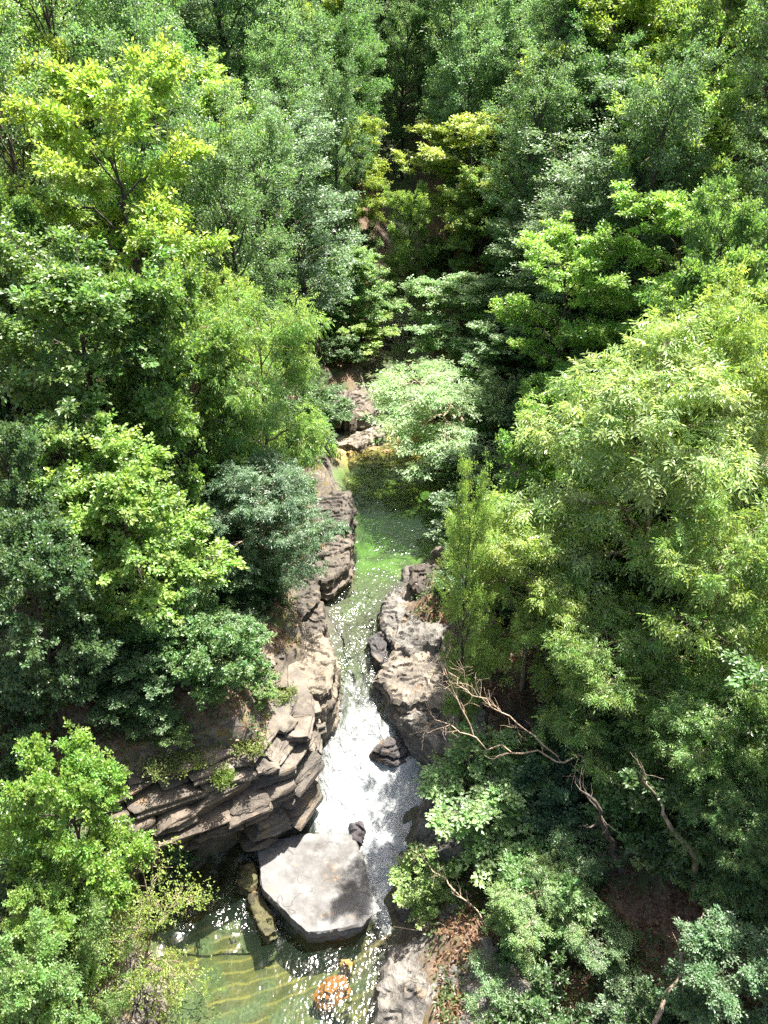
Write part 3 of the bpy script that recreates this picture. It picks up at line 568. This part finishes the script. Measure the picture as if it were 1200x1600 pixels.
def tree_at(kind, px, py, rpx, Y, color, label, name='broadleaf_tree', cat='tree', off=(0, 0), rz=None, group=None, maxr=1.7):
    """crown centre on a photograph pixel at distance Y, rooted on the ground below it"""
    k = K[kind]; c = at(px, py, Y=Y); R = rpx * px_scale(Y, py); sxy = R / k.R
    rz = _rt.uniform(0, 6.28) if rz is None else rz
    ox = (k.cx * math.cos(rz) - k.cy * math.sin(rz)) * sxy; oy = (k.cx * math.sin(rz) + k.cy * math.cos(rz)) * sxy
    bx, by = c[0] - ox + off[0], c[1] - oy + off[1]; g = tz(bx, by); sz = (c[2] - g) / k.zc
    szc = min(max(sz, 0.55 * sxy), maxr * sxy)
    print('TREE %-10s px(%4d,%4d) Y%.0f ground %.1f crown %.1f sxy %.2f sz %.2f%s' % (kind, px, py, Y, g, c[2], sxy, sz, '' if szc == sz else '  CLAMPED'))
    REFS.append((bx, by, label)); return plant(kind, (bx, by, g), sxy, szc, color, name, label, cat, group, rz)
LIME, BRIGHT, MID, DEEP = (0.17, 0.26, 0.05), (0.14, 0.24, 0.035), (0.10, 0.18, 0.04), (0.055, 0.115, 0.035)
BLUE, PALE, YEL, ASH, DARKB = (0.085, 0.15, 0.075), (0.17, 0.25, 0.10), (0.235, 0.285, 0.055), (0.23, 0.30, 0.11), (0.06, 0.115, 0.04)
T = tree_at
# left bank, from the lower pool upstream
T('alder1', 730, 900, 40, 19.5, (0.15, 0.23, 0.05), 'slim tall tree standing over the right side of the chute', rz=1.0, maxr=3.0)
T('ash1', 1150, 1290, 80, 13.5, (0.10, 0.18, 0.045), 'shaded green ash beside the speckled leaning trunk')
T('bush2', 300, 1085, 42, 19.3, (0.10, 0.18, 0.04), 'green bush over the ochre stained step', 'shrub', 'bush')
T('bush1', 385, 1040, 36, 21, (0.08, 0.16, 0.04), 'small green bush among the stepped tan ledges', 'shrub', 'bush')
T('bush3', 335, 1125, 26, 18.6, (0.12, 0.2, 0.04), 'little feathery bush in the gully above the layered cliff', 'shrub', 'bush')
T('bush1', 275, 1155, 26, 17.6, (0.11, 0.18, 0.04), 'little leafy bush on the shelf just behind the cliff lip', 'shrub', 'bush')
T('bush2', 410, 1085, 24, 19.6, (0.12, 0.2, 0.045), 'little spreading bush beside the dark cleft', 'shrub', 'bush')
T('bush3', 240, 1120, 40, 18, (0.07, 0.14, 0.04), 'feathery dark bush left of the ochre stained step', 'shrub', 'bush')
T('maple1', 65, 1130, 104, 13.5, BRIGHT, 'vivid green maple on the ledge left of the layered cliff')
T('maple2', 15, 1290, 75, 11.5, (0.16, 0.25, 0.05), 'pale green young tree below the vivid maple')
T('maple3', 45, 1585, 85, 9.2, (0.13, 0.22, 0.06), 'soft green leafy tree beside the furrowed pale rock bank')
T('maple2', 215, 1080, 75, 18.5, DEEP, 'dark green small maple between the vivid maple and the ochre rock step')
T('maple2', 200, 830, 140, 21, LIME, 'pale lime chestnut with an inclined trunk above the layered cliff')
T('maple1', 110, 770, 95, 22.5, (0.15, 0.23, 0.06), 'light green tree touching the pale lime chestnut')
T('ash1', 410, 800, 105, 25.5, BLUE, 'blue-green feathery tree hanging over the dark layered bank')
T('ash2', 405, 610, 105, 29, (0.17, 0.26, 0.07), 'pale green feathery tree leaning towards the green pool')
T('maple3', 360, 500, 70, 33, (0.19, 0.26, 0.06), 'small yellow-green tree rising behind the pale feathery tree')
T('maple3', 130, 570, 165, 26, MID, 'broad mid green tree under the yellow-green oak')
T('maple1', 270, 600, 100, 27, (0.12, 0.2, 0.04), 'mid green tree beside the pale feathery tree')
T('acacia1', 200, 340, 165, 33, (0.20, 0.285, 0.04), 'large bright yellow-green oak on the steep left bank')
T('acacia2', 60, 250, 120, 40, (0.21, 0.26, 0.035), 'yellow-green tree behind the large bright oak')
T('maple2', 20, 430, 100, 30, MID, 'green tree below the bright oak at the foot of its trunk')
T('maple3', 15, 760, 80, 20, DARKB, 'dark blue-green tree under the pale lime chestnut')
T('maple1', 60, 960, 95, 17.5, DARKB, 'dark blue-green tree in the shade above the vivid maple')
T('alder1', 460, 330, 88, 50, (0.12, 0.19, 0.115), 'tall silvery green alder with a visible straight trunk')
T('alder2', 385, 300, 70, 56, BLUE, 'slim blue-green tree just behind the silvery alder')
T('alder2', 290, 170, 100, 62, BLUE, 'tall dark trunked blue-green tree above the yellow-green oak')
T('alder1', 215, 130, 80, 60, (0.07, 0.14, 0.06), 'tall blue-green tree with bare lower trunk behind the oak')
T('acacia1', 110, 90, 110, 56, (0.14, 0.21, 0.07), 'loose grey-green tree high on the left slope')
T('acacia2', 30, 40, 90, 64, (0.18, 0.24, 0.05), 'light green tree near the top of the left slope')
T('acacia2', 555, 260, 60, 70, (0.22, 0.28, 0.04), 'yellow-green tree squeezed behind the silvery alder')
T('acacia1', 485, 95, 75, 78, (0.2, 0.26, 0.045), 'light yellow-green tree high behind the silvery alder')
T('maple2', 560, 450, 65, 55, (0.15, 0.24, 0.08), 'light green multi-stemmed tree over the stream bend')
T('bush1', 565, 565, 48, 53, (0.18, 0.26, 0.05), 'bright green bush above the rounded brown rock', 'shrub', 'bush')
T('bush2', 500, 640, 45, 44, DEEP, 'dark green bush beside the bright pale shelf', 'shrub', 'bush')
T('bush1', 505, 545, 55, 54, (0.09, 0.17, 0.05), 'dark leafy bush at the foot of the silvery alder', 'shrub', 'bush')
T('twiggy', 190, 1400, 120, 12.6, (0.20, 0.26, 0.045), 'twiggy bush with arching shoots hanging over the lower pool', 'arching_bush', 'bush', rz=0.1)
T('bush3', 120, 1480, 70, 11.5, (0.12, 0.19, 0.05), 'grey-green bush below the arching twiggy bush', 'shrub', 'bush')
T('bush2', 335, 985, 40, 22, (0.07, 0.15, 0.045), 'small dark bush on the slope above the stepped tan ledges', 'shrub', 'bush')
T('bush2', 225, 1190, 45, 16.5, (0.07, 0.15, 0.06), 'dark green bush trailing over the top of the layered cliff', 'shrub', 'bush')
T('maple3', 330, 930, 75, 23.5, DEEP, 'dark green small tree shading the slope above the stepped tan ledges')
T('bush2', 270, 1010, 50, 21.5, DEEP, 'deep green bush behind the ochre stained step', 'shrub', 'bush')
T('bush1', 400, 960, 45, 24.5, DEEP, 'deep green bush above the dark tilted slab', 'shrub', 'bush')
T('bush2', 372, 985, 45, 23.2, DEEP, 'dark bush between the small shading tree and the rounded tan boulder', 'shrub', 'bush')
T('bush1', 428, 935, 36, 26.2, DEEP, 'dark bush clinging above the dark tilted slab and the rapids', 'shrub', 'bush')
T('bush2', 458, 895, 36, 28.8, (0.06, 0.125, 0.04), 'dark bush above the brown block with a pale top', 'shrub', 'bush')
T('bush1', 528, 592, 36, 50.5, (0.08, 0.15, 0.045), 'green bush on the soil above the rounded brown rock', 'shrub', 'bush')
T('bush2', 475, 720, 50, 38.5, DEEP, 'dark green bush hanging over the tall dark layered block', 'shrub', 'bush')
T('bush1', 505, 690, 40, 42, (0.07, 0.14, 0.04), 'dark ivy-like bush over the left rim of the green pool', 'shrub', 'bush')
T('bush2', 1060, 1330, 60, 14.5, (0.09, 0.17, 0.04), 'green bush at the foot of the speckled leaning trunk', 'shrub', 'bush')
T('bush1', 1160, 1410, 60, 12.5, (0.08, 0.15, 0.04), 'dark bush uphill of the speckled leaning trunk', 'shrub', 'bush')
T('bush3', 905, 1330, 55, 15, (0.08, 0.15, 0.045), 'feathery dark bush beside the dark crooked trunk', 'shrub', 'bush')
T('bush3', 930, 1500, 50, 12.5, (0.09, 0.16, 0.045), 'feathery bush below the brown leaf litter', 'shrub', 'bush')
T('bush2', 985, 1575, 55, 11, (0.06, 0.12, 0.035), 'dark bush beside the foot of the slanting pole-like trunk', 'shrub', 'bush')
# right bank
T('ash1', 1010, 720, 190, 23, ASH, 'huge pale yellow-green ash spreading over the right bank')
T('ash2', 830, 900, 120, 21.5, (0.21, 0.28, 0.06), 'bright feathery ash reaching towards the rapids')
T('ash2', 1140, 620, 130, 25, (0.20, 0.27, 0.06), 'pale ash crown behind the huge ash')
T('ash1', 1120, 940, 140, 18.5, (0.17, 0.25, 0.06), 'green feathery ash in front of the huge ash')
T('ash2', 950, 1060, 110, 18, (0.14, 0.22, 0.05), 'green ash with bare twigs below the huge ash')
T('ash1', 1110, 1160, 110, 15.5, (0.12, 0.21, 0.045), 'mid green ash above the speckled leaning trunk')
T('maple2', 940, 565, 80, 28, (0.17, 0.26, 0.03), 'bright glossy green tree peeping over the huge ash')
T('maple1', 850, 680, 75, 27, (0.12, 0.22, 0.04), 'bright green tree between the huge ash and the ivy wall')
T('willow', 698, 655, 135, 41, (0.21, 0.30, 0.14), 'pale silvery willow leaning over the green pool', 'willow_tree', rz=0.0)
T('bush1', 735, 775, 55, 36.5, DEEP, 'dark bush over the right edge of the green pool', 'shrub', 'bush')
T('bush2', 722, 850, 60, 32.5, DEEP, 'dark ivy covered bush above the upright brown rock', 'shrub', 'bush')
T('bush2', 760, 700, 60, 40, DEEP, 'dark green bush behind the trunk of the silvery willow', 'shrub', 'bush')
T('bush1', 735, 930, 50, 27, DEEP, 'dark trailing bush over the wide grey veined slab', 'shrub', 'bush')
T('alder2', 905, 370, 100, 45, (0.11, 0.18, 0.085), 'slender grey-green alder with dark straight trunk on the right slope')
T('alder1', 850, 440, 80, 48, (0.13, 0.20, 0.08), 'grey-green tree beside the slender right alder')
T('maple3', 720, 500, 85, 50, (0.15, 0.24, 0.09), 'light green spreading tree above the silvery willow')
T('maple1', 790, 560, 75, 45, (0.12, 0.2, 0.07), 'soft green tree between willow and slender alder')
T('alder3', 1010, 230, 100, 50, (0.09, 0.16, 0.07), 'tall tree with a slanting dark trunk on the right slope')
T('maple2', 1130, 390, 110, 29, (0.13, 0.22, 0.05), 'layered green maple above the huge ash')
T('maple3', 1160, 240, 90, 32, (0.11, 0.2, 0.05), 'green maple with drooping sprays high on the right')
T('acacia1', 735, 270, 105, 63, YEL, 'golden yellow-green tree lit against the dark ravine')
T('acacia2', 640, 380, 45, 60, (0.17, 0.25, 0.055), 'small golden tree at the mouth of the dark ravine')
T('acacia2', 960, 90, 130, 60, (0.18, 0.25, 0.035), 'big yellow-green maple spreading above the slanting trunk')
T('acacia1', 1110, 110, 110, 48, (0.12, 0.2, 0.045), 'old tree with heavy dark crooked limbs high on the right slope')
T('bush1', 765, 1285, 98, 17.0, (0.14, 0.23, 0.07), 'leafy hazel overhanging the dark grey crumpled rock wall')
T('bush1', 665, 1395, 50, 15.3, (0.17, 0.25, 0.05), 'light green bush over the narrow spill', 'shrub', 'bush')
T('ash2', 835, 1440, 80, 13.5, (0.12, 0.20, 0.045), 'young feathery ash among bare twigs by the broad pale slab')
T('bush1', 990, 1260, 70, 16.8, (0.16, 0.24, 0.025), 'glossy yellow-green bush above the leaf littered clearing', 'shrub', 'bush')
T('maple3', 1140, 1530, 95, 10.0, (0.08, 0.15, 0.06), 'dull green tree beside the slanting grey pole-like trunk')
T('bush3', 800, 1580, 60, 11.8, (0.09, 0.17, 0.05), 'dark feathery bush rooted above the broad pale slab', 'shrub', 'bush')
T('bush2', 860, 1250, 60, 16.5, (0.05, 0.11, 0.05), 'dark blue-green bush behind the leafy hazel', 'shrub', 'bush')

def near_ref(x, y, side):
    d, lab = min(((x - a) ** 2 + (y - b) ** 2, l) for a, b, l in REFS)
    for cut in (' with ', ' above ', ' over ', ' on ', ' behind ', ' between ', ' beside ', ' under ', ' below ', ' touching ', ' hanging ', ' leaning ', ' rising ', ' at ', ' near ', ' squeezed ', ' high ', ' spreading ', ' reaching ', ' in ', ' peeping ', ' lit ', ' overhanging ', ' among ', ' rooted ', ' trailing '): lab = lab.split(cut)[0]
    lab = lab[:-5] if lab.endswith(' high') else lab
    return 'near the ' + lab if d < 49 else 'on the ' + side
# trees on the right slope whose shade falls into the lower clearing
for i, (x, y, kd) in enumerate([(12.5, 14.0, 'maple3'), (14.5, 11.5, 'maple1')]):
    plant(kd, (x, y, tz(x, y)), 0.95, 0.9, (0.09, 0.165, 0.045), 'forest_tree', ['green tree shading the lower clearing beside the speckled trunk', 'green tree uphill of the slanting pole-like trunk'][i], 'tree', 'forest trees')
# background forest on both slopes and up the ravine
rf = random.Random(5)
def in_view(x, y, z):
    p = np.array((x, y, z - CAMH)); dep = y * math.cos(PITCH) - p[2] * math.sin(PITCH)
    if dep <= 1: return None
    v = y * math.sin(PITCH) + p[2] * math.cos(PITCH)
    return 600 + FPX * x / dep, 800 - FPX * v / dep
FOREST = [('alder1', 'tall narrow {} blue-green forest tree {}', BLUE), ('alder2', 'tall {} grey-green forest tree {}', (0.10, 0.17, 0.075)),
          ('alder3', 'round headed {} green forest tree {}', (0.07, 0.14, 0.05)), ('acacia1', 'loose {} light green forest tree {}', (0.16, 0.23, 0.06)),
          ('acacia2', 'broad {} yellow-green forest tree {}', (0.15, 0.23, 0.05))]
def tone(f): return 'dark' if f < 0.93 else ('mid' if f < 1.07 else 'pale')
cnt = 0
for tries in range(6000):
    y = rf.uniform(34, 150); x = rf.uniform(-0.62 * y - 8, 0.62 * y + 8)
    if xl(y) - 4.0 < x < xr(y) + 4.0 and y < 72: continue
    if xl(y) - 1.2 < x < xr(y) + 1.2 and y < 86: continue
    sp = 3.6 if y < 90 else 5.0
    if any((x - a) ** 2 + (y - b) ** 2 < (sp if n != 'shrub' else 1.5) ** 2 for a, b, _, n in placed): continue
    z = tz(x, y); v = in_view(x, y, z + 8)
    if v is None or not (-120 < v[0] < 1320) or v[1] < -260: continue
    wts = [3, 4, 3, 2, 0.8] if y < 85 else [3, 4, 2, 2.5, 1.2]
    kind, lab, c = rf.choices(FOREST, wts)[0]; f = rf.uniform(0.8, 1.2); s = rf.uniform(0.75, 1.1)
    side = 'back slope' if y > 88 else ('left slope' if x < 0 else 'right slope')
    if y < 60: s *= 0.85
    tall = kind.startswith('alder')
    plant(kind, (x, y, z), s * (0.88 if tall else 1), s * (rf.uniform(1.0, 1.3) if tall else rf.uniform(0.85, 1.1)), (c[0] * f * 1.15, c[1] * f * 1.2, c[2] * f), 'forest_tree', ('shorter ' if s < 0.8 else ('larger ' if s > 0.98 else '')) + lab.format(tone(f), near_ref(x, y, side) + ('' if y < 88 else (', its upper part' if z > 30 else ', its foot'))), 'tree', 'forest trees'); cnt += 1
    if cnt >= 190: break
print('FOREST', cnt)
# understory shrubs on the slopes
cnt = 0
for tries in range(4000):
    y = rf.uniform(9, 75); x = rf.uniform(-0.5 * y - 5, 0.5 * y + 5)
    d = max(xl(y) - x, x - xr(y))
    if d < (1.7 if y < 26 else 1.4): continue
    if 0 < x < 8.6 and y < 16.2 and rf.random() < 0.5: continue
    if x > 0 and d < 3.6 and y < 26: continue
    if -8.5 < x < -2.5 and 14 < y < 18.0: continue
    if 6.2 < x < 8.2 and 12.6 < y < 14.6: continue
    if any((x - a) ** 2 + (y - b) ** 2 < 1.15 ** 2 for a, b, _, n in placed if n == 'understory_shrub'): continue
    z = tz(x, y); v = in_view(x, y, z + 1)
    if v is None or not (-40 < v[0] < 1240) or v[1] < 0 or v[1] > 1650: continue
    kind = rf.choice(['bush1', 'bush2', 'bush3']); f = rf.uniform(0.7, 1.3); s = rf.uniform(0.6, 1.15)
    side = 'left' if x < 0 else 'right'
    plant(kind, (x, y, z), s, s, tuple(q * f for q in (0.075, 0.145, 0.04)), 'understory_shrub', '%s %s shrub growing %s' % ({'bush1': 'upright', 'bush2': 'spreading', 'bush3': 'feathery'}[kind], 'dark green' if f < 0.9 else ('mid green' if f < 1.1 else 'light green'), near_ref(x, y, side + ' slope')), 'shrub', 'understory shrubs'); cnt += 1
    if cnt >= 240: break
print('SHRUBS', cnt)

# ------------------------------------------------------------------ bare branches and leaning trunks
def bare(name, label, paths, r0, seed, mat, twigs=10, tl=0.6, depth=2):
    rs = np.random.RandomState(seed); V, F = [], []
    def grow(pts, ra, rb, lev):
        pts = np.array(pts, float); n = max(6, len(pts) * 3); f = np.linspace(0, 1, len(pts)); g = np.linspace(0, 1, n)
        P = np.stack([np.interp(g, f, pts[:, j]) for j in range(3)], 1); Ltot = np.linalg.norm(np.diff(P, axis=0), axis=1).sum()
        for _ in range(2): P[1:-1] = 0.25 * P[:-2] + 0.5 * P[1:-1] + 0.25 * P[2:]
        P[1:-1] += rs.normal(size=(n - 2, 3)) * 0.012 * Ltot
        tube(V, F, P, ra + (rb - ra) * g, 6 if lev == 0 else 4)
        if lev >= depth: return
        for _ in range(twigs if lev == 0 else max(2, twigs // 3)):
            t = rs.uniform(0.25, 1.0); q = np.array([np.interp(t, g, P[:, j]) for j in range(3)]); k = min(int(t * (n - 1)), n - 2)
            dv = norm(P[k + 1] - P[k]); d2 = norm(dv * 0.9 + rs.normal(size=3) * np.array((0.6, 0.6, 0.5))); ln = tl * rs.uniform(0.5, 1.4) * (1 if lev == 0 else 0.5)
            e = q + d2 * ln; mid = (q + e) / 2 + rs.normal(size=3) * 0.1 * ln; rr = (ra + (rb - ra) * t) * 0.6
            grow([q, mid, e], rr, 0.004, lev + 1)
    for p in paths: grow(p, r0, 0.012, 0)
    V = np.concatenate(V); b = V[0].copy()
    return V, F, b
def bare_thing(name, label, cat, paths, r0, seed, mat, part='branch', **kw):
    W = [[at(px, py, Y=Y) for px, py, Y in p] for p in paths]
    root = empty(name, tuple(W[0][0]), label, cat)
    for i, p in enumerate(W):
        V, F, b = bare(name, label, [p], r0 * (1 if i == 0 else 0.7), seed + i, mat, **kw)
        link(part if i else ('trunk' if cat == 'tree' else part), mesh_np(part, V - np.array(W[0][0]), np.concatenate(F)), mat, root)
    return root
bare_thing('bare_branch', 'bare pinkish dead branches reaching over the chute from the ash', 'branch',
    [[(1010, 1260, 15.6), (935, 1190, 16.2), (872, 1182, 16.6), (800, 1175, 17.0), (740, 1150, 17.4), (700, 1120, 17.6), (640, 1148, 18.0)],
     [(872, 1182, 16.6), (830, 1145, 16.8), (780, 1110, 17.1), (735, 1085, 17.6), (700, 1050, 18.2)],
     [(740, 1150, 17.4), (715, 1090, 17.8), (690, 1040, 18.4)]], 0.035, 3, M_DEADWOOD, twigs=12, tl=0.8)
bare_thing('bare_branch', 'forked bare branches over the broad pale slab by the lower pool', 'branch',
    [[(900, 1590, 12.3), (840, 1545, 12.8), (800, 1530, 13), (770, 1500, 13.2), (735, 1460, 13.6), (680, 1445, 13.9), (615, 1448, 14.2)],
     [(770, 1500, 13.2), (755, 1430, 13.8), (715, 1395, 14.2), (680, 1365, 14.6), (655, 1335, 15.0)],
     [(775, 1505, 13.2), (730, 1490, 13.3), (690, 1500, 13.2), (655, 1510, 13.2)]], 0.04, 9, M_DEADWOOD, twigs=10, tl=0.55)
bare_thing('leaning_trunk', 'speckled pale leaning trunk above the leaf littered clearing', 'tree',
    [[(1100, 1450, 13.0), (1085, 1370, 13.2), (1070, 1300, 13.5), (1022, 1252, 14.2), (1000, 1190, 13.6)]], 0.13, 21, M_PALEBARK, twigs=4, tl=0.8)
bare_thing('leaning_trunk', 'slanting grey pole-like trunk in the dark lower clearing', 'tree',
    [[(1015, 1620, 9.5), (1050, 1540, 10.3), (1080, 1470, 11), (1100, 1425, 11.6)]], 0.07, 25, M_PALEBARK, twigs=3, tl=0.5)
bare_thing('leaning_trunk', 'dark crooked trunk rooted in the brown leaf litter', 'tree',
    [[(970, 1360, 14.2), (955, 1310, 14.6), (930, 1260, 13.8), (900, 1225, 14.6)]], 0.13, 29, M_BARK, twigs=4, tl=0.9)
bare_thing('leaning_trunk', 'pale inclined trunk holding up the lime chestnut', 'tree',
    [[(55, 890, 20.2), (80, 850, 20.6), (105, 815, 21), (140, 780, 21.3)]], 0.09, 33, M_PALEBARK, twigs=4, tl=0.8)

# ------------------------------------------------------------------ ground cover
rs = np.random.RandomState(42); N = 120000
gy_ = rs.uniform(8, 48, N); gx_ = rs.uniform(-1, 1, N) * (gy_ * 0.55 + 4); dd = np.maximum(xl(gy_) - gx_, gx_ - xr(gy_))
pp = np.stack([gx_, gy_, np.zeros(N)], 1); keep = (dd > 1.2) & (fbm(pp * 0.45, 61, 3) + 0.25 > rs.uniform(-0.2, 0.6, N))
gx_, gy_ = gx_[keep], gy_[keep]; gz_ = terrain(gx_, gy_)
S = np.stack([gx_, gy_, gz_], 1); D = norm(rs.normal(size=S.shape) * [0.5, 0.5, 0.2] + [0, 0, 1]); Ln = rs.uniform(0.1, 0.4, len(S))
LV, LF, v, w = leaves(S, D, Ln, int(len(S) * 1.6), 0.13, 0.08, rs, 0.12, 0, 0.1, np.array((0, 25, -20.0)))
gc = mesh_np('ground_cover', LV, LF, False); vattr(gc, 'v', v); vattr(gc, 'w', w); gc.materials.append(M_LEAF)
o = link('ground_cover', gc, None, None, (0.08, 0.15, 0.035)); o['kind'] = 'stuff'; tag(o, 'low green plants and ivy covering the forest floor', 'ground cover')
# fallen leaves
N = 34000; gy_ = rs.uniform(8.5, 26, N); gx_ = np.where(rs.uniform(size=N) < 0.7, rs.uniform(1.5, 13, N), rs.uniform(-13, -3, N)); dd = np.maximum(xl(gy_) - gx_, gx_ - xr(gy_))
gx_, gy_ = gx_[dd > 1.2], gy_[dd > 1.2]; S = np.stack([gx_, gy_, terrain(gx_, gy_) + 0.05], 1)
LV, LF, v, w = leaves(S, norm(rs.normal(size=S.shape) * [1, 1, 0.2]), np.full(len(S), 0.05), len(S), 0.15, 0.09, rs, 0.03, 0, 0.0, np.array((0, 15, -30.0)), 0.8)
lm = mesh_np('leaf_litter', LV, LF, False); vattr(lm, 'v', v); vattr(lm, 'w', w); lm.materials.append(M_LEAF)
o = link('leaf_litter', lm, None, None, (0.22, 0.12, 0.06)); o['kind'] = 'stuff'; tag(o, 'brown fallen leaves strewn over the forest floor', 'leaf litter')
# weeds on the cliff top
for i, (px, py, z, n, rad, c) in enumerate([(300, 1180, 4.9, 260, 0.7, (0.17, 0.24, 0.04)), (345, 1105, 5.0, 240, 0.55, (0.15, 0.25, 0.04)), (390, 1165, 4.9, 160, 0.5, (0.18, 0.24, 0.05)),
        (445, 1085, 4.6, 150, 0.4, (0.17, 0.25, 0.05)), (255, 1195, 5.0, 180, 0.6, (0.16, 0.22, 0.05)), (350, 1215, 4.6, 160, 0.3, (0.16, 0.25, 0.04)), (285, 1030, 6.0, 120, 0.4, (0.12, 0.22, 0.03))]):
    c0 = at(px, py, z); r_ = np.sqrt(rs.uniform(0, 1, n)) * rad; th = rs.uniform(0, 6.28, n)
    S = np.stack([c0[0] + r_ * np.cos(th), c0[1] + r_ * np.sin(th), np.full(n, z - 0.1)], 1); S -= c0
    D = norm(rs.normal(size=S.shape) * [0.5, 0.5, 0.2] + [0, 0, 0.8]); Ln = rs.uniform(0.15, 0.45, n)
    LV, LF, v, w = leaves(S, D, Ln, n * 6, 0.09, 0.045, rs, 0.06, 0, -0.1, np.array((0, 0, -2.0)))
    m = mesh_np('weed_clump', LV, LF, False); vattr(m, 'v', v); vattr(m, 'w', w); m.materials.append(M_LEAF)
    o = link('weed_clump', m, None, None, c); o.location = c0
    tag(o, ['grassy weeds along the lip of the layered cliff', 'bright green weeds filling the gully beside the ochre step', 'yellow-green weeds above the dark cleft', 'pale weeds on top of the stepped tan ledges',
            'weeds below the ochre stained step', 'small weeds sprouting from a crack in the cliff face', 'fern-like tuft in the shade behind the ochre step'][i], 'weeds')
